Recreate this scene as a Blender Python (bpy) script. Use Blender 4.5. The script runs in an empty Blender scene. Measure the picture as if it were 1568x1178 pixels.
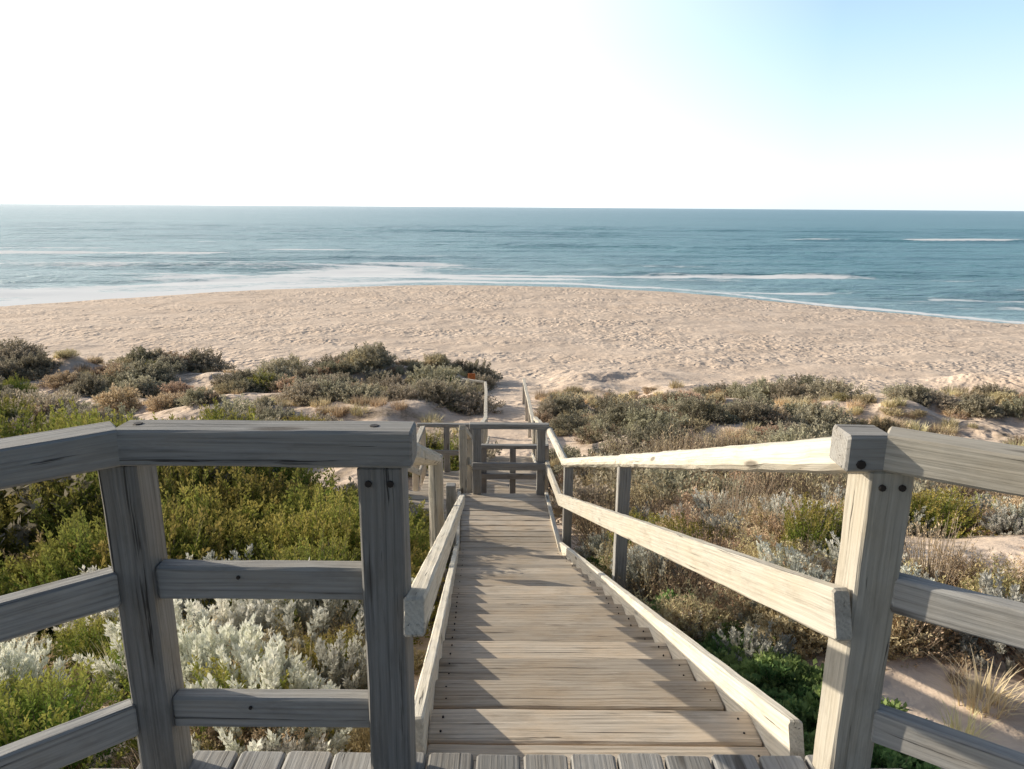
import bpy, math, random
import numpy as np
from mathutils import Matrix, Vector
random.seed(7); rng=np.random.default_rng(7)
sc=bpy.context.scene
SUN_AZ=-73.0; SUN_EL=20.5   # azimuth from +Y, negative = left
ZL=-2.17; Z2=-3.5; Z3=-4.3   # landing levels

# ------------------------------------------------------------------ noise / terrain
def vn(x,y,s=0.0):
    x=np.asarray(x,float); y=np.asarray(y,float)
    xi=np.floor(x); yi=np.floor(y); fx=x-xi; fy=y-yi
    def h(a,b):
        v=np.sin(a*127.1+b*311.7+s*74.7)*43758.5453
        return v-np.floor(v)
    u=fx*fx*(3-2*fx); v=fy*fy*(3-2*fy)
    return (h(xi,yi)*(1-u)+h(xi+1,yi)*u)*(1-v)+(h(xi,yi+1)*(1-u)+h(xi+1,yi+1)*u)*v
def fbm(x,y,s=0,o=4):
    r=0;a=.5;f=1.
    for i in range(o):
        r=r+a*(vn(x*f,y*f,s+i*3.1)-.5); a*=.5; f*=2.03
    return r
def ss(a,b,x):
    t=np.clip((x-a)/(b-a),0,1); return t*t*(3-2*t)
SEA=-8.4
def shore(x):
    xs=[-400,-120,-80,-53,-42,-30,-15,0,10,19,27,35,46,60,80,200,400]
    ys=[40,50,58,70.5,81,91,97,98,96,92,84,76,66,58,50,36,20]
    return np.interp(x,xs,ys)+ .8*(vn(np.asarray(x)*.12,np.asarray(x)*0+3,5)-.5)*2
def xc(y): return .2975-.0577*(np.asarray(y)-1.85)
def ground(x,y):
    x=np.asarray(x,float); y=np.asarray(y,float)
    prof=np.interp(y,[-200,-30,-5,0,2,5.35,9,12,16,24,30,33,36],[6,2.0,-.1,-.4,-.7,-1.72,-2.75,-3.65,-4.35,-5.15,-5.98,-6.2,-6.3])
    sh=shore(x)
    b=(y-33)/(np.maximum(sh-33,3))
    beach=-6.2-2.2*np.clip(b,0,1)-.35*ss(.90,1.0,b)-np.clip(b-1,0,8)*1.2
    z=np.where(y<33,prof,beach)
    land=1-ss(30,36,y)
    lat=ss(.9,3.5,np.abs(x+.1))
    z=z+land*lat*(fbm(x*.22,y*.22,1,4)*1.2+.12)
    hum=fbm(x*.33+3,y*.42,61,3)
    z=z+land*lat*ss(13,19,y)*np.maximum(hum,-.1)*1.25
    z=z+.75*np.exp(-((x+5.2)/3.2)**2-((y-8.5)/3.0)**2)
    z=z+.30*np.exp(-((x-5)/3.0)**2-((y-6.5)/3.0)**2)
    fd=np.exp(-((y-28.3-fbm(x*.1,0*x,4)*4)/2.7)**2)
    z=z+fd*ss(1.0,3.0,-x)*(.30+.65*vn(x*.25,y*.05,9)+.30*ss(14,24,-x))
    z=z+fd*ss(1.4,3.5,x)*(-.1+.35*vn(x*.2,y*.05,19))
    k=1-ss(.75,1.3,np.abs(x-xc(y)))
    zst=np.interp(y,[1,1.85,7.4,9.0,9.8],[-.6,-.45,-2.55,-2.65,-3.0])
    z=np.where((y>.5)&(y<9.8), z*(1-k)+np.minimum(z,zst)*k, z)
    k2=(1-ss(.0,.6,np.abs(x+.9)-1.5))*(ss(7.4,7.9,y)*(1-ss(13.6,14.6,y)))
    zs2=np.interp(y,[7.9,9,12,14.6],[-2.65,-2.7,-3.95,-4.3])
    z=z*(1-k2)+np.minimum(z,zs2)*k2
    z=z+land*fbm(x*1.3,y*1.3,2,3)*.12
    bm=ss(32,36,y)*(1-ss(.84,.97,b))
    z=z+bm*(fbm(x*1.1,y*1.3,7,4)*.17+fbm(x*.12,y*.2,8,3)*.45)
    return z

# ------------------------------------------------------------------ mesh helpers
def link(o,parent=None):
    sc.collection.objects.link(o)
    if parent: o.parent=parent
    return o
def mesh_np(name,V,F,mats,attrs=None,smooth=True,mi=None,k=4):
    me=bpy.data.meshes.new(name)
    V=np.asarray(V,np.float32); F=np.asarray(F,np.int32)
    me.vertices.add(len(V)); me.vertices.foreach_set('co',V.ravel())
    me.loops.add(F.size); me.loops.foreach_set('vertex_index',F.ravel())
    me.polygons.add(len(F)); me.polygons.foreach_set('loop_start',np.arange(0,F.size,k,dtype=np.int32))
    me.polygons.foreach_set('use_smooth',np.full(len(F),smooth))
    if mi is not None: me.polygons.foreach_set('material_index',np.asarray(mi,np.int32))
    for m in mats: me.materials.append(m)
    if attrs:
        for n,a in attrs.items():
            at=me.attributes.new(n,'FLOAT','POINT'); at.data.foreach_set('value',np.asarray(a,np.float32))
    me.update(calc_edges=True); me.validate()
    return me
def grid(xs,ys,f):
    X,Y=np.meshgrid(xs,ys); Z=f(X,Y)
    V=np.stack([X.ravel(),Y.ravel(),Z.ravel()],1)
    nx=len(xs); ny=len(ys)
    i=np.arange(ny-1)[:,None]*nx+np.arange(nx-1)[None,:]
    F=np.stack([i,i+1,i+1+nx,i+nx],-1).reshape(-1,4)
    return V,F,X,Y

# ------------------------------------------------------------------ material helpers
def mat(name):
    m=bpy.data.materials.new(name); m.use_nodes=True
    nt=m.node_tree; nt.nodes.clear()
    out=nt.nodes.new('ShaderNodeOutputMaterial')
    return m,nt,out
def N(nt,t,**kw):
    n=nt.nodes.new(t)
    for k,v in kw.items():
        if k.startswith('i_'): n.inputs[k[2:].replace('_',' ')].default_value=v
        else: setattr(n,k,v)
    return n
def ramp(nt,fac,stops):
    r=nt.nodes.new('ShaderNodeValToRGB'); e=r.color_ramp.elements
    while len(e)<len(stops): e.new(.5)
    for el,(p,c) in zip(e,stops):
        el.position=p; el.color=(*c,1) if len(c)==3 else c
    nt.links.new(fac,r.inputs[0]); return r.outputs[0]
def mix(nt,f,a,b,mode='MIX'):
    n=nt.nodes.new('ShaderNodeMix'); n.data_type='RGBA'; n.blend_type=mode
    for s,v in ((n.inputs[0],f),(n.inputs[6],a),(n.inputs[7],b)):
        if hasattr(v,'links'): nt.links.new(v,s)
        else: s.default_value=v if not isinstance(v,tuple) or len(v)==4 else (*v,1)
    return n.outputs[2]
def math_(nt,op,a,b=0.):
    n=nt.nodes.new('ShaderNodeMath'); n.operation=op
    for s,v in ((n.inputs[0],a),(n.inputs[1],b)):
        if hasattr(v,'links'): nt.links.new(v,s)
        else: s.default_value=v
    return n.outputs[0]
def noise(nt,vec,scale,detail=4,rough=.55,dist=0):
    n=N(nt,'ShaderNodeTexNoise'); n.inputs['Scale'].default_value=scale; n.inputs['Detail'].default_value=detail
    n.inputs['Roughness'].default_value=rough; n.inputs['Distortion'].default_value=dist
    nt.links.new(vec,n.inputs['Vector']); return n.outputs['Fac']
def mapping(nt,vec,sc_):
    n=N(nt,'ShaderNodeMapping'); n.inputs['Scale'].default_value=sc_; nt.links.new(vec,n.inputs['Vector']); return n.outputs[0]

def wood_mat(name,light,dark,warm):
    m,nt,out=mat(name)
    at=N(nt,'ShaderNodeAttribute',attribute_name='wc'); v=at.outputs['Vector']
    tone=N(nt,'ShaderNodeAttribute',attribute_name='tone').outputs['Fac']
    wv=N(nt,'ShaderNodeTexWave',wave_type='BANDS',bands_direction='DIAGONAL')
    wv.inputs['Scale'].default_value=1.0; wv.inputs['Distortion'].default_value=7.0
    wv.inputs['Detail'].default_value=3; wv.inputs['Detail Scale'].default_value=1.2
    nt.links.new(mapping(nt,v,(.5,30,30)),wv.inputs['Vector'])
    g1=noise(nt,mapping(nt,v,(4,190,190)),1.0,4,.6,.3)
    g2=noise(nt,mapping(nt,v,(1.3,60,60)),1.0,4,.65,.8)
    blot=noise(nt,mapping(nt,v,(3.2,7,7)),1.0,5,.65)
    f=math_(nt,'ADD',math_(nt,'MULTIPLY',wv.outputs['Fac'],.16),math_(nt,'ADD',math_(nt,'MULTIPLY',g1,.6),math_(nt,'MULTIPLY',g2,.5)))
    col=ramp(nt,f,[(.38,dark),(.58,tuple((a*.6+b*.4) for a,b in zip(light,dark))),(.84,light)])
    col=mix(nt,ramp(nt,blot,[(.42,(0,0,0)),(.72,(.6,.6,.6))]),col,warm)
    col=mix(nt,ramp(nt,noise(nt,mapping(nt,v,(6,22,22)),1.0,4,.7),[(.5,(0,0,0)),(.75,(.45,.45,.45))]),col,tuple(x*.45 for x in warm))
    cr=ramp(nt,g2,[(.325,(1,1,1)),(.36,(0,0,0))]);
    col=mix(nt,math_(nt,'MULTIPLY',cr,.8),col,(.03,.027,.024))
    vo=N(nt,'ShaderNodeTexVoronoi'); vo.inputs['Scale'].default_value=1.0; nt.links.new(mapping(nt,v,(1.7,8,8)),vo.inputs['Vector'])
    kn=ramp(nt,vo.outputs['Distance'],[(.08,(1,1,1)),(.15,(0,0,0))])
    col=mix(nt,math_(nt,'MULTIPLY',kn,.7),col,(.06,.045,.032))
    tm=N(nt,'ShaderNodeMapRange'); tm.inputs['To Min'].default_value=.66; tm.inputs['To Max'].default_value=1.22
    nt.links.new(tone,tm.inputs['Value'])
    hv=N(nt,'ShaderNodeHueSaturation'); nt.links.new(tm.outputs[0],hv.inputs['Value']); nt.links.new(col,hv.inputs['Color'])
    p=N(nt,'ShaderNodeBsdfPrincipled'); p.inputs['Roughness'].default_value=.85; p.inputs['Specular IOR Level'].default_value=.3
    nt.links.new(hv.outputs[0],p.inputs['Base Color'])
    hgt=math_(nt,'SUBTRACT',f,math_(nt,'MULTIPLY',cr,.8))
    b=N(nt,'ShaderNodeBump'); b.inputs['Strength'].default_value=.7; b.inputs['Distance'].default_value=.004
    nt.links.new(hgt,b.inputs['Height']); nt.links.new(b.outputs[0],p.inputs['Normal'])
    nt.links.new(p.outputs[0],out.inputs[0]); return m
WOOD=wood_mat('weathered_timber',(.45,.44,.42),(.165,.162,.158),(.34,.30,.25))
WOOD_LIT=wood_mat('weathered_sunlit_timber',(.70,.65,.56),(.36,.33,.275),(.57,.49,.37))  # paler copy of the timber, with sunlight put into its colour
WOODT=wood_mat('weathered_tread_timber',(.66,.575,.475),(.23,.195,.155),(.57,.43,.29))
def plain(name,c,r=.6,metal=0):
    m,nt,out=mat(name); p=N(nt,'ShaderNodeBsdfPrincipled'); 
    tc=N(nt,'ShaderNodeTexCoord'); n=noise(nt,tc.outputs['Object'],30,4)
    nt.links.new(ramp(nt,n,[(.3,tuple(x*.6 for x in c)),(.7,c)]),p.inputs['Base Color'])
    p.inputs['Roughness'].default_value=r; p.inputs['Metallic'].default_value=metal
    nt.links.new(p.outputs[0],out.inputs[0]); return m
STEEL=plain('rusty_bolt',(.05,.04,.035),.6,.4)
ORANGE=plain('orange_paint',(.75,.22,.06),.5)

# ------------------------------------------------------------------ timber builder
class Timber:
    def __init__(s): s.V=[];s.F=[];s.W=[];s.T=[];s.M=[];s.n=0
    def sweep(s,p0,p1,prof,up,ch,tone,mi=0,wob=.0014):
        p0=np.array(p0,float);p1=np.array(p1,float); d=p1-p0; L=np.linalg.norm(d); d/=L
        up=np.array(up,float)
        if abs(d@up)>.95: up=np.array([0,1.,0])
        side=np.cross(d,up); side/=np.linalg.norm(side); nrm=np.cross(side,d)
        k=len(prof); ns=max(2,int(L/.12)+1)
        ts=[0.,ch/L]+list(np.linspace(0,1,ns)[1:-1])+[1-ch/L,1.]
        off=rng.uniform(-40,40,3)
        warp=rng.uniform(-1,1,2)*.0025*min(L,2)
        for t in ts:
            sc_=1.0 if 0<t<1 else 1-ch/ (max(abs(prof).max(),1e-3))*1.0
            bow=math.sin(math.pi*t)
            for (a,b) in prof:
                j=rng.normal(0,wob,2) if wob else (0,0)
                a2=a*sc_+j[0]*.6; b2=b*sc_+j[1]*.6
                s.V.append(p0+d*(t*L)+side*(a2+warp[0]*bow)+nrm*(b2+warp[1]*bow))
                s.W.append((off[0]+t*L,off[1]+a,off[2]+b)); s.T.append(tone)
        for i in range(len(ts)-1):
            for j in range(k):
                a=s.n+i*k+j; b=s.n+i*k+(j+1)%k
                s.F.append((a,b,b+k,a+k)); s.M.append(mi)
        s.F.append(tuple(s.n+j for j in range(k))[::-1]); s.M.append(mi)
        e=s.n+(len(ts)-1)*k
        s.F.append(tuple(e+j for j in range(k))); s.M.append(mi)
        s.n+=len(ts)*k
    def beam(s,p0,p1,w,h,up=(0,0,1),ch=.006,tone=None,mi=0):
        tone=rng.uniform(.2,.9) if tone is None else tone
        a=w/2;b=h/2;c=ch
        prof=np.array([(-a+c,-b),(a-c,-b),(a,-b+c),(a,b-c),(a-c,b),(-a+c,b),(-a,b-c),(-a,-b+c)])
        s.sweep(p0,p1,prof,up,ch,tone,mi)
    def log(s,p0,p1,r,tone=None,mi=0,k=14,r2=None):
        tone=rng.uniform(.4,.95) if tone is None else tone
        an=np.linspace(0,2*math.pi,k,endpoint=False)
        rr=r*(1+rng.uniform(-.06,.06,k))
        prof=np.stack([np.cos(an)*rr,np.sin(an)*rr],1)
        s.sweep(p0,p1,prof,(0,0,1),.008,tone,mi,.003)
    def bolt(s,p,axis,r=.009,mi=1):
        p=np.array(p,float);a=np.array(axis,float)
        an=np.linspace(0,2*math.pi,8,endpoint=False)
        s.sweep(p-a*.01,p+a*.004,np.stack([np.cos(an)*r,np.sin(an)*r],1),(0,0,1),.001,.5,mi,0)
    def build(s,name,mats,parent=None):
        me=bpy.data.meshes.new(name); me.from_pydata([tuple(v) for v in s.V],[],s.F)
        at=me.attributes.new('wc','FLOAT_VECTOR','POINT'); at.data.foreach_set('vector',np.array(s.W,np.float32).ravel())
        at=me.attributes.new('tone','FLOAT','POINT'); at.data.foreach_set('value',np.array(s.T,np.float32))
        for m in mats: me.materials.append(m)
        me.polygons.foreach_set('material_index',s.M)
        me.polygons.foreach_set('use_smooth',[False]*len(me.polygons))
        me.update()
        o=bpy.data.objects.new(name,me); link(o,parent); return o

# ---- platform deck
T=Timber(); bw=.142; x=-1.95
while x<1.95:
    c=x+bw/2; yf=1.815+rng.uniform(-.006,.008)-.75*max(0,abs(c+.02)-1.06)
    if yf>.2: T.beam((c,-1.2,-.019),(c,yf,-.019),bw-.009,.038,tone=rng.uniform(.1,.9),mi=0)
    x+=bw
T.beam((-1.08,1.765,-.13),(1.02,1.765,-.13),.045,.18)
for px_ in (-.9,0,.9): T.beam((px_,.3,-1.4),(px_,.3,-.05),.12,.12,up=(0,1,0))
T.beam((-1.6,.3,-.12),(1.6,.3,-.12),.05,.15)
T.build('timber_deck',[WOOD,STEEL,WOODT])

# ---- platform fences
def fence_left():
    T=Timber()
    A=(-.33,1.725); B=(-.99,1.725); C2=(-2.05,.85)
    T.beam((*A,-1.3),(*A,.968),.112,.112,up=(0,1,0),tone=.1)
    T.beam((*B,-1.3),(*B,.968),.100,.105,up=(0,1,0),tone=.0)
    T.beam((*C2,-1.3),(*C2,.968),.118,.118,up=(0,1,0),tone=.3)
    T.beam((-.985,1.705,1.017),(-.245,1.705,1.017),.098,.094,tone=.4)
    d=Vector((C2[0]-B[0],C2[1]-B[1],0)).normalized()
    T.beam((-.99,1.70,1.018),(C2[0]+d.x*.2,C2[1]+d.y*.2,1.018),.098,.094,tone=.6)
    for z,t in ((.625,.6),(.225,.7)):
        T.beam((B[0]+.051,1.725,z),(A[0]-.057,1.725,z),.05,.095,tone=t)
        T.beam((B[0]+d.x*.06,B[1]+d.y*.06,z),(C2[0],C2[1],z),.05,.1,tone=.85)
    for p in ((-.358,1.667,.925),(-.303,1.667,.925)): T.bolt(p,(0,-1,0))
    for p in ((-.345,1.705,1.063),(-.94,1.71,1.063)): T.bolt(p,(0,0,1),.012)
    for z in (.625,.225): T.bolt((-.72,1.699,z+.02),(0,-1,0),.005)
    T.build('timber_fence',[WOOD,STEEL])
def fence_right():
    T=Timber()
    C=(.952,1.725); D2=(2.05,.98)
    T.beam((*C,-1.3),(*C,.968),.112,.118,up=(0,1,0),tone=.3,mi=2)  # sun on this post's left side is put into its paler timber
    T.beam((*D2,-1.3),(*D2,.968),.118,.118,up=(0,1,0),tone=.3)
    d=Vector((D2[0]-C[0],D2[1]-C[1],0)).normalized()
    T.beam((.825,1.705,1.017),(.935,1.705,1.017),.098,.094,tone=.6)
    T.beam((.94,1.70,1.018),(D2[0]+d.x*.2,D2[1]+d.y*.2,1.018),.098,.094,tone=.25,mi=2)
    for z in (.625,.225):
        T.beam((C[0]+d.x*.068,C[1]+d.y*.068,z),(D2[0],D2[1],z),.05,.1,tone=.95)
    for p in ((.928,1.664,.925),(.978,1.664,.925)): T.bolt(p,(0,-1,0))
    for p in ((.862,1.655,.99),): T.bolt(p,(0,-1,0),.012)
    T.build('timber_fence',[WOOD,STEEL,WOOD_LIT])
fence_left(); fence_right()

# ---- staircase
def flight(T,y0,z0,y1,z1,width,n,planks,xmid,dz=.075):
    run=(y1-y0)/n; rise=(z0-z1)/n
    hw=width/2
    for i in range(n):
        yy=y0+i*run; z=z0-(i+1)*rise
        pw=(run+.02)/planks
        for k in range(planks):
            yc=yy+pw*(k+.5); m=xmid(yc)
            jl=rng.uniform(-.004,.006); zz=rng.uniform(-.004,.004)
            T.beam((m-hw+.026+jl,yc+rng.uniform(-.002,.002),z-.02+zz),(m+hw-.026+jl,yc+rng.uniform(-.002,.002),z-.02+zz+rng.uniform(-.003,.003)),pw-.010,.04,tone=rng.uniform(.1,1),ch=.006)
            for sx in (-1,1):
                for q in (-.035,.035): T.bolt((m+sx*(hw-.07)+rng.uniform(-.005,.005),yc+q,z+.001),(0,0,1),.004)
    for sx in (-1,1):
        xa=xmid(y0)+sx*hw; xb=xmid(y1)+sx*hw
        T.beam((xa,y0,z0-.13+dz),(xb,y1,z1-.13+dz),.046,.27,tone=1.0,mi=2)
T=Timber()
flight(T,1.83,0,7.4,ZL,1.17,17,2,lambda y:float(xc(y)))
y=7.42
while y<8.93:
    m=float(xc(y)); T.beam((m-.56,y+.07,ZL-.02),(m+.56,y+.07,ZL-.02),.136,.04,tone=rng.uniform(.0,.9)); y+=.146
for sx in (-1,1): T.beam((float(xc(7.4))+sx*.585,7.4,ZL-.05),(float(xc(8.95))+sx*.585,8.95,ZL-.05),.046,.2,tone=.9,mi=2)
T.build('wooden_staircase',[WOODT,STEEL,WOOD_LIT])

# ---- stair handrails
T=Timber()
T.log((.905,1.69,1.005),(.905-.028,5.35,-.355),.052,mi=2,tone=.9)
T.log((.877,5.33,-.35),(.60,7.5,-1.165),.05,mi=2,tone=.85)
T.log((.60,7.48,-1.16),(.50,9.02,-1.27),.045,mi=2,tone=.8)
T.beam((.868,1.655,.575),(.56,7.55,-1.63),.045,.135,mi=2,tone=.45)
T.beam((.56,7.5,-1.63),(.47,9.0,-1.75),.045,.12,mi=2,tone=.4)
T.beam((.902,5.35,-1.9),(.902,5.35,-.36),.10,.10,up=(0,1,0),tone=.7)
T.beam((.64,7.5,-2.6),(.64,7.5,-1.16),.10,.10,up=(0,1,0),tone=.6)
T.log((.836,2.19,.405),(.8455,2.19,.405),.020,mi=1)
T.build('timber_handrail',[WOOD,STEEL,WOOD_LIT])
T=Timber()
T.log((-.35,1.79,.985),(-.60,5.3,-.33),.052,mi=2,tone=.4)
T.log((-.60,5.3,-1.9),(-.60,5.3,-.30),.06,mi=2,tone=.1)
T.beam((-.247,1.63,.575),(-.52,7.05,-1.42),.055,.10,mi=2,tone=.85)
T.beam((-.64,7.05,-2.5),(-.64,7.05,-1.25),.10,.10,up=(0,1,0),tone=.35)
T.build('timber_handrail',[WOOD,STEEL,WOOD_LIT])

# ---- lower landings and flights
def barrier(name,x0,x1,y,z,h=.92,low=True,n=2,yy=None):
    T=Timber(); y2=y if yy is None else yy
    for i in range(n):
        f=i/(n-1); T.beam((x0+(x1-x0)*f,y+(y2-y)*f,z-.6),(x0+(x1-x0)*f,y+(y2-y)*f,z+h),.11,.11,up=(0,1,0),tone=.3)
    d=Vector((x1-x0,y2-y,0)).normalized()*.1
    T.beam((x0-d.x,y-d.y,z+h+.035),(x1+d.x,y2+d.y,z+h+.035),.1,.07,tone=.4)
    if low:
        off=Vector((d.y,-d.x,0))*.8
        T.beam((x0-d.x*.6+off.x,y-d.y*.6+off.y,z+h*.45),(x1+d.x*.6+off.x,y2+d.y*.6+off.y,z+h*.45),.045,.1,tone=.4)
    T.build(name,[WOOD,STEEL])
barrier('timber_barrier',-.46,.395,9.02,ZL)
T=Timber()
y=7.9
while y<8.93:
    T.beam((-2.0,y+.07,ZL-.02),(-.69,y+.07,ZL-.02),.136,.04,tone=rng.uniform(.2,.9)); y+=.146
T.beam((-2.0,7.88,ZL-.1),(-.72,7.88,ZL-.1),.045,.16,tone=.4)
T.build('timber_landing',[WOODT,STEEL])
T=Timber()
flight(T,8.95,ZL,12.0,Z2,.95,9,2,lambda y:-1.19)
y=12.02
while y<13.3:
    T.beam((-1.68,y+.07,Z2-.02),(.62,y+.07,Z2-.02),.136,.04,tone=rng.uniform(.2,.9)); y+=.146
flight(T,13.35,Z2,16.2,Z3+.08,1.05,7,2,lambda y:-.02)
T.build('wooden_staircase',[WOODT,STEEL,WOOD_LIT])
barrier('timber_barrier',-1.75,-.80,13.3,Z2,n=3)
barrier('timber_barrier',-.50,.55,12.06,Z2,n=3)
barrier('timber_barrier',-1.72,-1.72,8.95,ZL,yy=7.9)
def handrail(pts,h=.92,post=.1,low=True,mi=2,name='timber_handrail',tone=.6):
    T=Timber()
    for p in pts: T.beam((p[0],p[1],p[2]-.5),(p[0],p[1],p[2]+h),post,post,up=(0,1,0),tone=.6,mi=mi)
    for a,b in zip(pts[:-1],pts[1:]):
        T.beam((a[0],a[1]-.05,a[2]+h+.03),(b[0],b[1]+.05,b[2]+h+.03),.09,.07,mi=mi,tone=tone)
        if low: T.beam((a[0]+.075,a[1],a[2]+h*.5),(b[0]+.075,b[1],b[2]+h*.5),.04,.1,mi=mi,tone=tone-.2)
    T.build(name,[WOOD,STEEL,WOOD_LIT])
zm=(ZL+Z2)/2
handrail([(-1.72,9.0,ZL),(-1.72,10.5,zm),(-1.72,12.0,Z2),(-1.72,13.1,Z2)])
handrail([(-.66,9.15,ZL-.05),(-.66,10.5,zm),(-.66,12.0,Z2)])
handrail([(-.6,13.35,Z2),(-.6,14.8,-3.87),(-.62,16.2,Z3+.08)])
handrail([(.62,12.1,Z2),(.60,13.35,Z2),(.58,14.8,-3.87),(.56,16.2,Z3+.08)])
gz=lambda x,y: float(ground(x,y))
handrail([(x,y,gz(x,y)) for x,y in ((-.64,16.4),(-.72,18.9),(-.8,21.4),(-.93,24.0))],.82,.09,False)
handrail([(x,y,gz(x,y)) for x,y in ((.54,16.4),(.5,18.9),(.46,21.4),(.42,24.4))],.86,.09,False)
handrail([(x,y,gz(x,y)) for x,y in ((-1.0,24.1),(-1.75,24.3))],.85,.09,False)
T=Timber(); z=gz(-1.45,24.9)
T.beam((-1.45,24.9,z-.3),(-1.45,24.9,z+1.0),.07,.07,up=(0,1,0)); T.beam((-1.45,24.86,z+.82),(-1.45,24.86,z+1.07),.26,.02,up=(0,1,0),mi=2)
T.build('beach_access_sign',[WOOD,STEEL,ORANGE])

# ------------------------------------------------------------------ ground
def spaced(parts):
    out=[]
    for a,b,st in parts: out+=list(np.arange(a,b,st))
    out.append(parts[-1][1]); return np.array(out)
gx=np.concatenate([-np.geomspace(4000,52,26),spaced([(-50,-16,.34),(-16,16,.16),(16,52,.34)]),np.geomspace(54,4000,26)])
gy=np.concatenate([-np.geomspace(3000,8,14),spaced([(-6,36,.16),(36,100,.27)]),np.geomspace(101,6000,24)])
V,F,X,Y=grid(gx,gy,ground)
b=(Y-33)/np.maximum(shore(X)-33,3)
wet=(ss(.965,.99,b+ (vn(X*.3,Y*.3,3)-.5)*.02)).ravel()
dune=(1-ss(28.5-.08*np.maximum(X,0),32.5-.1*np.maximum(X,0),Y+(vn(X*.5,Y*.5,12)-.5)*4)).ravel()
path=((1-ss(.55,.95,np.abs(X+.12)))*ss(15.5,17,Y)).ravel()
dune=dune*(1-path)
heath=np.clip((1-ss(-.5,1.2,Y))+ss(24,40,np.abs(X))*(1-ss(18,26,Y)),0,1).ravel()  # dark scrub cover on out-of-view ground, added to cut bounced light on posts
m,nt,out=mat('sand')
pos=N(nt,'ShaderNodeNewGeometry').outputs['Position']
aw=N(nt,'ShaderNodeAttribute',attribute_name='wet').outputs['Fac']; ad=N(nt,'ShaderNodeAttribute',attribute_name='dune').outputs['Fac']; ah=N(nt,'ShaderNodeAttribute',attribute_name='heath').outputs['Fac']
n1=noise(nt,pos,.35,5); n2=noise(nt,pos,6,5,.6); n3=noise(nt,pos,1.2,4)
c=ramp(nt,n1,[(.3,(.70,.545,.42)),(.7,(.80,.645,.515))])
c=mix(nt,ramp(nt,n2,[(.35,(.3,.3,.3)),(.6,(0,0,0))]),c,(.58,.44,.335))
lit=math_(nt,'MULTIPLY',ad,ramp(nt,n3,[(.53,(0,0,0)),(.67,(1,1,1))]))
litc=ramp(nt,noise(nt,pos,14,5,.7),[(.3,(.20,.15,.10)),(.5,(.40,.305,.22)),(.75,(.60,.475,.355))])
c=mix(nt,lit,c,litc)
c=mix(nt,ah,c,ramp(nt,noise(nt,pos,3,5,.7),[(.35,(.05,.055,.03)),(.65,(.12,.12,.07))]))
c=mix(nt,aw,c,(.42,.34,.27))
p=N(nt,'ShaderNodeBsdfPrincipled'); nt.links.new(c,p.inputs['Base Color'])
rr=N(nt,'ShaderNodeMapRange'); rr.inputs['To Min'].default_value=.95; rr.inputs['To Max'].default_value=.35; nt.links.new(aw,rr.inputs[0]); nt.links.new(rr.outputs[0],p.inputs['Roughness'])
p.inputs['Specular IOR Level'].default_value=.25
vo=N(nt,'ShaderNodeTexVoronoi',feature='SMOOTH_F1'); vo.inputs['Scale'].default_value=2.1; vo.inputs['Smoothness'].default_value=.4
wp=N(nt,'ShaderNodeVectorMath',operation='ADD'); nz=N(nt,'ShaderNodeTexNoise'); nz.inputs['Scale'].default_value=1.6; nt.links.new(pos,nz.inputs['Vector']); nt.links.new(pos,wp.inputs[0]); nt.links.new(nz.outputs['Color'],wp.inputs[1])
nt.links.new(wp.outputs[0],vo.inputs['Vector'])
dry=math_(nt,'SUBTRACT',1.0,aw)
tread_=ramp(nt,noise(nt,mapping(nt,pos,(.10,.28,.2)),1.0,5,.62),[(.40,(.12,.12,.12)),(.60,(1,1,1))])
h=math_(nt,'ADD',math_(nt,'MULTIPLY',math_(nt,'MULTIPLY',vo.outputs['Distance'],.20),tread_),math_(nt,'ADD',math_(nt,'MULTIPLY',noise(nt,pos,4.5,4,.6),.04),math_(nt,'MULTIPLY',noise(nt,pos,22,3,.6),.010)))
h=math_(nt,'MULTIPLY',h,dry)
bp=N(nt,'ShaderNodeBump'); bp.inputs['Strength'].default_value=.8; bp.inputs['Distance'].default_value=1.0
nt.links.new(h,bp.inputs['Height']); nt.links.new(bp.outputs[0],p.inputs['Normal']); nt.links.new(p.outputs[0],out.inputs[0])
link(bpy.data.objects.new('sand_ground',mesh_np('sand_ground',V,F,[m],{'wet':wet,'dune':dune,'heath':heath})))

# ------------------------------------------------------------------ sea
sx=np.concatenate([-np.geomspace(40000,420,24),spaced([(-400,-90,5),(-90,90,1.0),(90,400,4)]),np.geomspace(404,40000,24)])
sy=np.concatenate([spaced([(25,60,2),(60,140,.5),(140,420,1.6)]),np.geomspace(425,60000,50)])
RID=[(236,75,190,1.0,3.0),(300,-70,-5,1.1,4.0),(330,60,200,.9,4),(118,-95,10,.4,2.0),(150,-120,-20,.5,2.5),(185,-20,90,.5,3)]
def seaz(X,Y):
    d=Y-shore(X)
    w=fbm(X*.02,Y*.03,31,3)*18
    a=ss(0,25,d)*(1-ss(300,600,Y))
    z=SEA+a*(.15*np.sin((Y+w)*2*math.pi/11)+.20*np.sin((Y*1.0+X*.12+w*1.3)*2*math.pi/23))*(.5+vn(X*.03,Y*.05,33))
    z=z+a*fbm(X*.25,Y*.6,35,3)*.4
    for yc,x0,x1,hh,wd in RID:
        e=ss(x0,x0+25,X)*(1-ss(x1-25,x1,X)); yy=yc+fbm(X*.015,0*X,yc,2)*14
        z=z+e*hh*np.exp(-((Y-yy)/wd)**2)
    return z
V,F,X,Y=grid(sx,sy,seaz)
d=Y-shore(X)
foam=np.exp(-((d-.6-1.8*(vn(X*.15,X*0,41)-.5))/1.4)**2)*(.55+.75*ss(-8,25,-X)+.5*vn(X*.2,X*0,42))
left=ss(-6,28,-X)
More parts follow.
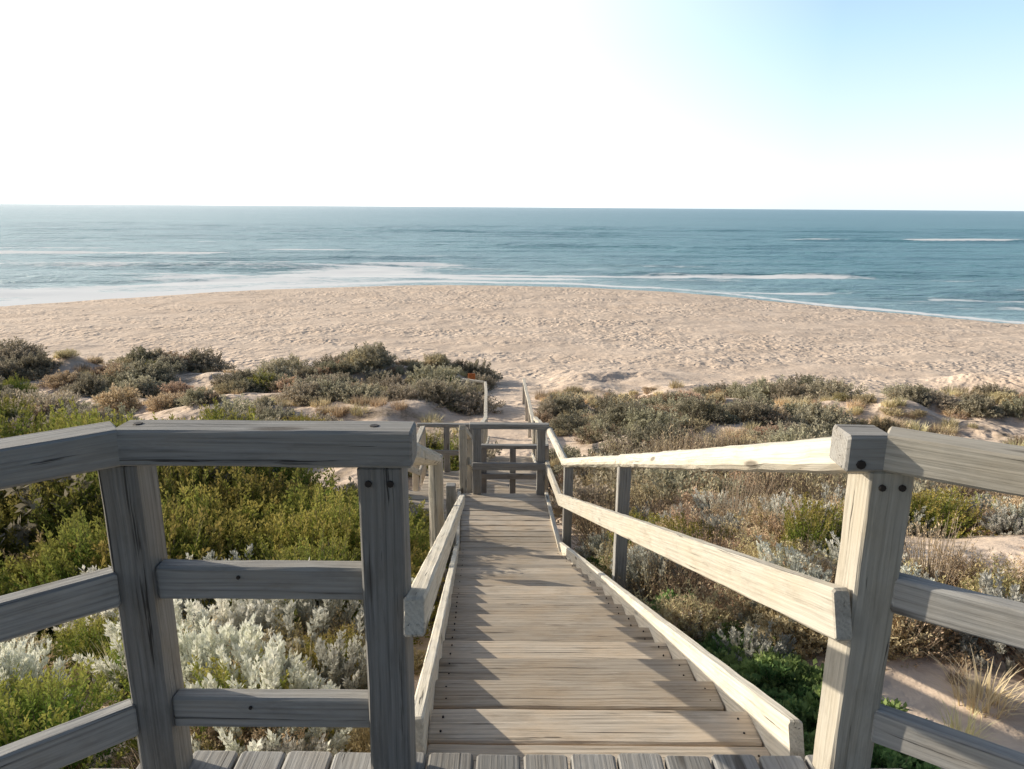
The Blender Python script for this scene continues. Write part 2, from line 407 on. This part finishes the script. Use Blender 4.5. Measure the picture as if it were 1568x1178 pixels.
foam=np.maximum(foam,left*(1-ss(8,38,d+fbm(X*.1,Y*.1,43,3)*24))*(.58+.6*ss(.3,.7,vn(X*.05+5,(Y+d)*.12,44))))
def line(yc,x0,x1,wd,st,sd):
    e=ss(x0,x0+20,X)*(1-ss(x1-20,x1,X)); yy=yc+fbm(X*.015,0*X,yc if sd is None else sd,2)*14
    return e*np.exp(-((Y-yy+ .8)/wd)**2)*st*(.35+.65*ss(.3,.7,vn(X*.06,Y*.1,yc+1)))
for a in ((118,-110,15,3.4,1.2,118),(150,-130,-5,2.4,1.0,150),(236,118,175,1.8,1.4,236),(236,80,125,1.6,1.2,236),(110,-75,38,2.6,1.05,3.),(104,-30,46,1.9,.95,5.),(128,-130,0,2.6,1.1,6.),(101,-60,5,1.8,.9,8.),(113,-40,65,1.8,.9,12.),(123,-60,30,2.2,.95,14.),(137,-140,15,2.4,.95,17.),(172,-160,-20,2.4,.85,21.),(90,15,52,1.3,.8,23.),(205,-180,-70,2.4,.8,27.),(142,10,80,1.6,.62,29.)):
    foam=np.maximum(foam,line(*a))
inner=(1-ss(2,16,d))*.38*ss(.35,.7,vn(X*.12,Y*.5,47)); foam=np.maximum(foam,inner)
shal=np.exp(-np.clip(d,0,None)/32.)
reef=ss(.52,.72,vn(X*.045,Y*.11,71)*.6+vn(X*.16,Y*.4,72)*.45)*ss(5,14,d)*(1-ss(35,70,d))*ss(5,25,X)
foam=np.maximum(foam,reef*.55*ss(.45,.8,vn(X*.3,Y*.6,73)))
m,nt,out=mat('sea_water')
pos=N(nt,'ShaderNodeNewGeometry').outputs['Position']
af=N(nt,'ShaderNodeAttribute',attribute_name='foam').outputs['Fac']; as_=N(nt,'ShaderNodeAttribute',attribute_name='shal').outputs['Fac']; ar=N(nt,'ShaderNodeAttribute',attribute_name='reef').outputs['Fac']
big=noise(nt,mapping(nt,pos,(.004,.02,1)),1,4)
c=ramp(nt,big,[(.3,(.11,.31,.345)),(.7,(.16,.385,.41))])
c=mix(nt,as_,c,(.37,.53,.52))
chop=noise(nt,mapping(nt,pos,(.35,.9,1)),1,5,.65); fine=noise(nt,mapping(nt,pos,(1.6,3.2,1)),1,4,.6); sw=noise(nt,mapping(nt,pos,(.03,.14,1)),1,4,.6)
c=mix(nt,ramp(nt,chop,[(.35,(.6,.6,.6)),(.6,(0,0,0))]),c,(.07,.22,.255))
c=mix(nt,ramp(nt,sw,[(.36,(.5,.5,.5)),(.5,(0,0,0))]),c,(.06,.20,.24))
c=mix(nt,math_(nt,'MULTIPLY',ar,.6),c,(.07,.17,.18))
df=N(nt,'ShaderNodeBsdfDiffuse'); nt.links.new(c,df.inputs[0])
gl=N(nt,'ShaderNodeBsdfGlossy'); gl.inputs['Roughness'].default_value=.36; gl.inputs[0].default_value=(.97,.98,1,1)
h=math_(nt,'ADD',math_(nt,'MULTIPLY',chop,.65),math_(nt,'ADD',math_(nt,'MULTIPLY',fine,.14),math_(nt,'MULTIPLY',sw,2.0)))
bp=N(nt,'ShaderNodeBump'); bp.inputs['Strength'].default_value=.85; bp.inputs['Distance'].default_value=1.0; nt.links.new(h,bp.inputs['Height'])
nt.links.new(bp.outputs[0],gl.inputs['Normal']); nt.links.new(bp.outputs[0],df.inputs['Normal'])
fr=N(nt,'ShaderNodeFresnel'); fr.inputs[0].default_value=1.33; nt.links.new(bp.outputs[0],fr.inputs['Normal'])
frc=math_(nt,'MINIMUM',math_(nt,'ADD',math_(nt,'MULTIPLY',fr.outputs[0],.8),.05),.62)
ms=N(nt,'ShaderNodeMixShader'); nt.links.new(frc,ms.inputs[0]); nt.links.new(df.outputs[0],ms.inputs[1]); nt.links.new(gl.outputs[0],ms.inputs[2])
fn=noise(nt,mapping(nt,pos,(.5,1.4,1)),1,6,.7)
ff=math_(nt,'ADD',af,math_(nt,'MULTIPLY',math_(nt,'SUBTRACT',fn,.5),1.3)); ff=ramp(nt,ff,[(.34,(0,0,0)),(.68,(1,1,1))]); ff=math_(nt,'MULTIPLY',ff,ramp(nt,af,[(.05,(0,0,0)),(.2,(1,1,1))]))
fo=N(nt,'ShaderNodeBsdfDiffuse'); fo.inputs[0].default_value=(.9,.91,.91,1)
ms2=N(nt,'ShaderNodeMixShader'); nt.links.new(ff,ms2.inputs[0]); nt.links.new(ms.outputs[0],ms2.inputs[1]); nt.links.new(fo.outputs[0],ms2.inputs[2])
nt.links.new(ms2.outputs[0],out.inputs[0])
link(bpy.data.objects.new('sea',mesh_np('sea',V,F,[m],{'foam':foam.ravel(),'shal':shal.ravel(),'reef':reef.ravel()})))

# ------------------------------------------------------------------ vegetation
def leaf_mat(name,A,B,tip,tp=2.5,trans=.3):
    m,nt,out=mat(name)
    v=N(nt,'ShaderNodeAttribute',attribute_name='v').outputs['Fac']; t=N(nt,'ShaderNodeAttribute',attribute_name='t').outputs['Fac']
    oi=N(nt,'ShaderNodeObjectInfo').outputs['Random']
    c=mix(nt,v,A,B); c=mix(nt,math_(nt,'MULTIPLY',math_(nt,'POWER',t,tp),.9),c,tip)
    hs=N(nt,'ShaderNodeHueSaturation'); nt.links.new(c,hs.inputs['Color'])
    a=N(nt,'ShaderNodeMapRange'); a.inputs['To Min'].default_value=.65; a.inputs['To Max'].default_value=1.3; nt.links.new(oi,a.inputs[0]); nt.links.new(a.outputs[0],hs.inputs['Value'])
    o2=math_(nt,'FRACT',math_(nt,'MULTIPLY',oi,7.31)); a=N(nt,'ShaderNodeMapRange'); a.inputs['To Min'].default_value=.465; a.inputs['To Max'].default_value=.52; nt.links.new(o2,a.inputs[0]); nt.links.new(a.outputs[0],hs.inputs['Hue'])
    d=N(nt,'ShaderNodeBsdfDiffuse'); tr=N(nt,'ShaderNodeBsdfTranslucent'); nt.links.new(hs.outputs[0],d.inputs[0]); nt.links.new(hs.outputs[0],tr.inputs[0])
    ms=N(nt,'ShaderNodeMixShader'); ms.inputs[0].default_value=trans; nt.links.new(d.outputs[0],ms.inputs[1]); nt.links.new(tr.outputs[0],ms.inputs[2]); nt.links.new(ms.outputs[0],out.inputs[0]); return m
M_STEM=plain('twig_bark',(.34,.27,.20),.9)
M_SILV=leaf_mat('silver_leaf',(.56,.58,.50),(.66,.67,.59),(.74,.73,.65))
M_GREEN=leaf_mat('green_leaf',(.095,.215,.035),(.155,.29,.06),(.44,.39,.11),4)
M_DRY=leaf_mat('dry_leaf',(.47,.35,.19),(.64,.50,.30),(.76,.63,.41))
M_OLIVE=leaf_mat('olive_leaf',(.27,.25,.12),(.38,.345,.17),(.64,.53,.29))
M_CREEP=leaf_mat('creeper_leaf',(.08,.19,.06),(.13,.26,.085),(.27,.37,.14))
M_DUNE=leaf_mat('dune_shrub_leaf',(.23,.225,.155),(.33,.315,.22),(.52,.475,.35))
M_DUNE2=leaf_mat('dune_heath_leaf',(.37,.305,.19),(.48,.405,.265),(.64,.53,.36))
M_GRASS=leaf_mat('dune_grass_blade',(.57,.49,.28),(.67,.57,.35),(.76,.66,.45),1.5)
def norm(a): return a/np.maximum(np.linalg.norm(a,axis=-1,keepdims=True),1e-6)
def bush(name,nsh,nlv,R,H,L,W,mt,seed,t0=.4,spread=.9,up=.3,stemr=.004):
    r=np.random.default_rng(seed)
    th=r.uniform(0,2*math.pi,nsh); u=r.uniform(.02,1,nsh)**.8; ph=np.arccos(u)
    lob=.55+.75*vn(th*1.3+seed,ph*2.2,seed)*r.uniform(.8,1.15,nsh)
    base=np.stack([np.cos(th)*R*.25*r.random(nsh),np.sin(th)*R*.25*r.random(nsh),np.zeros(nsh)],1)
    tip=np.stack([np.cos(th)*np.sin(ph)*R*lob,np.sin(th)*np.sin(ph)*R*lob,np.cos(ph)*H*lob+.03],1)
    ctl=(base+tip)/2+np.stack([np.zeros(nsh),np.zeros(nsh),-up*.3*H+0*th],1)+r.normal(0,.06*R,(nsh,3))
    ctl[:,2]=np.maximum(ctl[:,2],.01)
    def P(t): return base*(1-t)**2+2*ctl*t*(1-t)+tip*t*t
    t=r.uniform(t0,1,(nsh,nlv))**.8; tt=t[...,None]
    p=base[:,None]*(1-tt)**2+2*ctl[:,None]*tt*(1-tt)+tip[:,None]*tt**2
    tan=norm(2*(1-tt)*(ctl-base)[:,None]+2*tt*(tip-ctl)[:,None])
    rd=norm(r.normal(0,1,(nsh,nlv,3)))
    d=norm(tan*(1-spread*.5)+rd*spread+np.array([0,0,up]))
    p=p+rd*L*.35*r.random((nsh,nlv,1))
    s=norm(np.cross(d,norm(r.normal(0,1,(nsh,nlv,3)))))
    l=L*r.uniform(.6,1.25,(nsh,nlv,1)); w=W*r.uniform(.7,1.2,(nsh,nlv,1))
    q=np.stack([p,p+d*l*.5+s*w*.5,p+d*l,p+d*l*.5-s*w*.5],2).reshape(-1,3)
    n=nsh*nlv; F=np.arange(n*4).reshape(-1,4)
    va=np.repeat(r.random(n),4); ta=np.repeat(t.ravel(),4); mi=np.zeros(n,int)
    ks=5; Vs=[];Fs=[]; base_i=len(q)
    tsv=np.linspace(0,1,ks)
    for j,a in enumerate(tsv):
        c=P(a); rad=stemr*(1-.75*a)
        for k in range(3):
            an=k*2.094; Vs.append(c+np.array([math.cos(an),math.sin(an),0])*rad)
    Vs=np.stack(Vs,1).reshape(-1,3)
    for j in range(ks-1):
        for k in range(3):
            a=np.arange(nsh)*(ks*3)+j*3+k; b2=np.arange(nsh)*(ks*3)+j*3+(k+1)%3
            Fs.append(np.stack([a,b2,b2+3,a+3],1))
    Fs=np.concatenate(Fs)+base_i
    V=np.concatenate([q,Vs]); F=np.concatenate([F,Fs])
    va=np.concatenate([va,np.zeros(len(Vs))]); ta=np.concatenate([ta,np.zeros(len(Vs))]); mi=np.concatenate([mi,np.ones(len(Fs),int)])
    return mesh_np(name,V,F,[mt,M_STEM],{'v':va,'t':ta},False,mi)
def tuft(name,nb,H,W,mt,seed,lean=.5,R=.06):
    r=np.random.default_rng(seed); th=r.uniform(0,6.28,nb); rr=R*np.sqrt(r.random(nb))
    b=np.stack([np.cos(th)*rr,np.sin(th)*rr,0*th],1); ln=lean*r.random(nb); h=H*r.uniform(.5,1.1,nb)
    th2=th+r.normal(0,.5,nb); dr=np.stack([np.cos(th2),np.sin(th2),0*th],1); sd=np.stack([-np.sin(th2),np.cos(th2),0*th],1)
    V=[];T_=[]
    for t in (0,.4,.75,1.):
        c=b+dr*(ln*h*t**1.8)[:,None]+np.array([0,0,1])*(h*t*(1-.25*ln*t))[:,None]; w=W*(1-t*.92)*.5
        V+= [c+sd*w,c-sd*w]; T_+=[t,t]
    V=np.stack(V,1).reshape(-1,3); i=np.arange(nb)[:,None]*8
    F=np.concatenate([np.concatenate([i+j,i+j+1,i+j+3,i+j+2],1) for j in (0,2,4)])
    ta=np.tile(T_,nb); va=np.repeat(r.random(nb),8)
    return mesh_np(name,V,F,[mt],{'v':va,'t':ta},False)
P={
 'silver':[bush('silver_a',110,95,.38,.50,.034,.015,M_SILV,1,.45,.7,.5),bush('silver_b',90,95,.34,.42,.032,.014,M_SILV,2,.45,.7,.4)],
 'green':[bush('green_a',300,46,.62,.6,.036,.016,M_GREEN,3,.45,.9,.5),bush('green_b',270,46,.55,.68,.032,.015,M_GREEN,4,.45,.9,.6)],
 'dry':[bush('dry_a',240,32,.5,.42,.030,.010,M_DRY,5,.35,1.0,.3,.003),bush('dry_b',220,32,.45,.34,.028,.010,M_DRY,6,.3,1.0,.3,.003)],
 'olive':[bush('olive_a',260,34,.5,.42,.032,.012,M_OLIVE,15,.35,.95,.4),bush('olive_b',240,34,.5,.36,.030,.011,M_OLIVE,16,.35,.95,.4)],
 'creep':[bush('creep_a',190,30,.48,.20,.055,.034,M_CREEP,7,.2,1.0,.6),bush('creep_b',170,30,.42,.26,.05,.032,M_CREEP,8,.2,1.0,.6)],
 'dune':[bush('dune_a',150,30,.8,.62,.075,.035,M_DUNE,9,.5,1,.4,.008),bush('dune_b',150,30,.7,.55,.07,.033,M_DUNE,10,.5,1,.4,.008),bush('dune_c',160,30,.95,.55,.075,.035,M_DUNE,11,.5,1,.3,.008)],
 'heath':[bush('heath_a',150,26,.7,.45,.065,.026,M_DUNE2,12,.4,1,.3,.008),bush('heath_b',140,26,.6,.36,.06,.024,M_DUNE2,13,.4,1,.3,.008)],
 'twig':[bush('twig_a',160,7,.5,.75,.03,.010,M_DRY,31,.5,.8,.6,.006),bush('twig_b',140,7,.45,.65,.03,.010,M_DRY,32,.5,.8,.6,.006)],
 'grass':[tuft('grass_a',150,.42,.012,M_GRASS,20,.8,.16),tuft('grass_b',110,.34,.012,M_GRASS,21,1.0,.13)],
 'spin':[tuft('spin_a',160,.45,.035,M_GRASS,22,.9,.4)],
}
EMP={}
def emp(n):
    if n not in EMP:
        e=bpy.data.objects.new(n,None); sc.collection.objects.link(e); EMP[n]=e
    return EMP[n]
def put(kind,x,y,s,group,sink=.04,zs=1.0):
    me=random.choice(P[kind]); o=bpy.data.objects.new(kind+'_plant',me)
    z=gz(x,y)-sink*s
    o.location=(x,y,z); o.rotation_euler=(random.uniform(-.12,.12),random.uniform(-.12,.12),random.uniform(0,6.28)); o.scale=(s*random.uniform(.85,1.15),s*random.uniform(.85,1.15),s*zs*random.uniform(.85,1.15))
    link(o,emp(group))
def clear(x,y,r=.3):
    if y<2.0+r and abs(x)<1.15+r+.9*max(0,1.8-y): return False
    if 1<y<9.3 and abs(x-float(xc(y)))<.66+r*.75: return False
    if 7.6<y<13.8 and -2.0-r*.7<x<.75+r*.7 : return False
    if 13<y<40 and abs(x+.1-(0))<(.72 if y<18 else .85)+r*.6: return False
    if x>0 and y>28.3-.15*x: return False
    return True
def scatter(n,x0,x1,y0,y1,kinds,smin,smax,group,mask=None,rk=.5,zs=1.0):
    ks=[k for k,w in kinds]; ws=[w for k,w in kinds]; c=0
    for i in range(n):
        x=random.uniform(x0,x1); y=random.uniform(y0,y1)
        if abs(x)>.80*y+3.5: continue
        if mask and not mask(x,y): continue
        s=smin+(smax-smin)*random.random()**1.6
        if not clear(x,y,rk*s): continue
        put(random.choices(ks,ws)[0],x,y,s,group,zs=zs); c+=1
    return c
def patch(th,sd,f=.3): return lambda x,y: float(vn(x*f,y*f,sd))+.35*float(vn(x*f*2.7,y*f*2.7,sd+1))>th
scatter(1150,-27,-.8,15,31.0,[('dune',5),('heath',3),('green',.5)],.4,1.5,'dune_shrubs',patch(.72,51,.34))
scatter(900,.8,28,14,27.0,[('dune',4),('heath',4),('olive',.8)],.35,1.2,'dune_shrubs',patch(.80,52,.36))
scatter(900,.8,30,14,29.5,[('spin',3),('heath',1)],.35,.8,'dune_grass',patch(.70,53,.4))
scatter(550,-27,-1,16,31.6,[('spin',3),('heath',.6)],.35,.8,'dune_grass',patch(.68,54,.4))
scatter(330,-11,-.8,6.5,15.5,[('green',4),('olive',1.5),('silver',.8),('dune',1)],.8,1.5,'coastal_scrub',patch(.50,55))
scatter(480,.8,13,8,15,[('heath',3),('olive',1.2),('dry',3.4),('dune',1.0),('silver',1.1),('twig',1.8)],.7,1.25,'coastal_scrub',patch(.62,56))
scatter(60,3,9,9,14,[('twig',1)],1.0,1.5,'coastal_scrub')
scatter(400,.9,9,3.6,8.4,[('dry',5),('olive',1.4),('silver',2.0),('green',.25),('twig',.7)],.6,1.1,'coastal_scrub',patch(.56,57,.5))
scatter(110,-6.5,-.6,4.6,7.2,[('green',5),('olive',.6)],.9,1.35,'coastal_scrub')
for i in range(16): put('green',random.uniform(-6.5,-2.6),random.uniform(7,9.2),random.uniform(1.2,1.6),'coastal_scrub')
scatter(110,-4.5,-.5,2.1,4.3,[('olive',2.0),('dry',3),('green',1.0)],.45,.8,'coastal_scrub')
for i in range(40):
    x=random.choice((-1,1))*random.uniform(2.6,9); put(random.choice(('green','olive','dry')),x,random.uniform(-8,0.5),random.uniform(.8,1.4),'coastal_scrub')
for i in range(14): put(random.choice(('green','olive')),random.uniform(-3,3),random.uniform(-8,-2.2),random.uniform(.8,1.3),'coastal_scrub')
for x,y,s in ((-1.15,2.95,1.25),(-.9,3.35,1.0),(-1.65,3.4,1.2),(-2.1,3.7,1.2),(-1.75,4.1,1.25),(-1.35,4.3,1.3),(-2.7,4.4,1.3),(-.95,4.7,1.1),(-2.6,3.1,1.0),(-3.3,3.7,1.1),(-.95,2.5,.7),(-2.3,4.9,1.25),(-3.2,5.1,1.2)):
    put('silver',x,y,s,'silver_bushes')
for i in range(60):
    y=random.uniform(2.5,4.9); x=float(xc(y))+.74+random.uniform(.1,.75)*(1.0 if y<4.3 else .7)
    put('creep',x,y,random.uniform(.4,.75),'green_creeper',zs=.9)
for i in range(12):
    y=random.uniform(5.5,7.2); put('creep',float(xc(y))+.85+random.uniform(0,.3),y,random.uniform(.4,.6),'green_creeper')
for x,y in ((-.72,5.7),(-.75,6.2),(-.3,9.35),(0,9.4),(.25,9.4),(-.1,9.5)): put('creep',x,y,.5,'green_creeper')
scatter(90,1.5,5,1.8,4.2,[('grass',5),('dry',1.0),('olive',.5)],.4,.9,'grass_tufts',patch(.74,58,.8))
for x,y,s in ((2.55,3.3,.85),(2.25,3.0,.6),(2.9,2.9,.8),(3.2,3.6,.9)): put('grass',x,y,s,'grass_tufts')
scatter(90,-5,-.6,2.1,5,[('grass',1)],.5,.9,'grass_tufts')

# ------------------------------------------------------------------ light, sky, camera
w=bpy.data.worlds.new('World'); sc.world=w; w.use_nodes=True; nt=w.node_tree
bg=nt.nodes['Background']; sky=nt.nodes.new('ShaderNodeTexSky'); sky.sky_type='NISHITA'; sky.sun_disc=False
sky.sun_elevation=math.radians(SUN_EL); sky.sun_rotation=math.radians(SUN_AZ); sky.air_density=1.0; sky.dust_density=1.0; sky.ozone_density=2.0
tc=nt.nodes.new('ShaderNodeTexCoord'); sp=nt.nodes.new('ShaderNodeSeparateXYZ'); nt.links.new(tc.outputs['Generated'],sp.inputs[0])
# sea haze: whitest toward the sun side, fading to clear blue away from it
blue=ramp(nt,sp.outputs[2],[(0.0,(.55,.615,.65)),(.05,(.55,.62,.66)),(.20,(.33,.475,.62)),(.45,(.10,.15,.22)),(1,(.03,.05,.09))])
whit=ramp(nt,sp.outputs[2],[(0.0,(1.1,1.07,1.01)),(.25,(1.5,1.44,1.33)),(.5,(.42,.43,.44)),(1,(.04,.06,.10))])
fx=math_(nt,'ADD',math_(nt,'MULTIPLY',sp.outputs[0],.8),.5)
azf=ramp(nt,fx,[(.12,(0,0,0)),(.45,(.62,.62,.62)),(.80,(1,1,1))])
hz=mix(nt,azf,whit,blue)
dt=math_(nt,'ADD',math_(nt,'MULTIPLY',math_(nt,'ADD',math_(nt,'MULTIPLY',sp.outputs[0],-.5),math_(nt,'MULTIPLY',sp.outputs[1],.87)),.5),.5)
back=ramp(nt,dt,[(.25,(.08,.11,.16)),(.5,(.25,.28,.33)),(.68,(1,1,1))])
hz=mix(nt,1.0,hz,back,'MULTIPLY')
sc7=mix(nt,1.0,hz,(10,10,10),'MULTIPLY'); sk=mix(nt,1.0,sky.outputs[0],(.35,.35,.35),'MULTIPLY')
tot=mix(nt,1.0,sc7,sk,'ADD')
bg.inputs[1].default_value=.15; nt.links.new(tot,bg.inputs[0])
sl=bpy.data.lights.new('sun','SUN'); sl.energy=5.0; sl.angle=math.radians(.5); sl.color=(1,.90,.73)
so=bpy.data.objects.new('sun',sl); link(so)
az=math.radians(SUN_AZ); el=math.radians(SUN_EL)
dirv=Vector((math.sin(az)*math.cos(el),math.cos(az)*math.cos(el),math.sin(el)))
so.rotation_euler=dirv.to_track_quat('Z','Y').to_euler()
cam=bpy.data.cameras.new('camera'); cam.lens=25; cam.sensor_width=36; cam.clip_end=90000; cam.clip_start=.05
co=bpy.data.objects.new('camera',cam); link(co)
co.matrix_world=Matrix.Translation((0,0,1.6))@Matrix.Rotation(math.radians(76),4,'X')@Matrix.Rotation(math.radians(.42),4,'Z')
sc.camera=co
sc.view_settings.view_transform='Standard'; sc.view_settings.look='None'; sc.view_settings.exposure=0
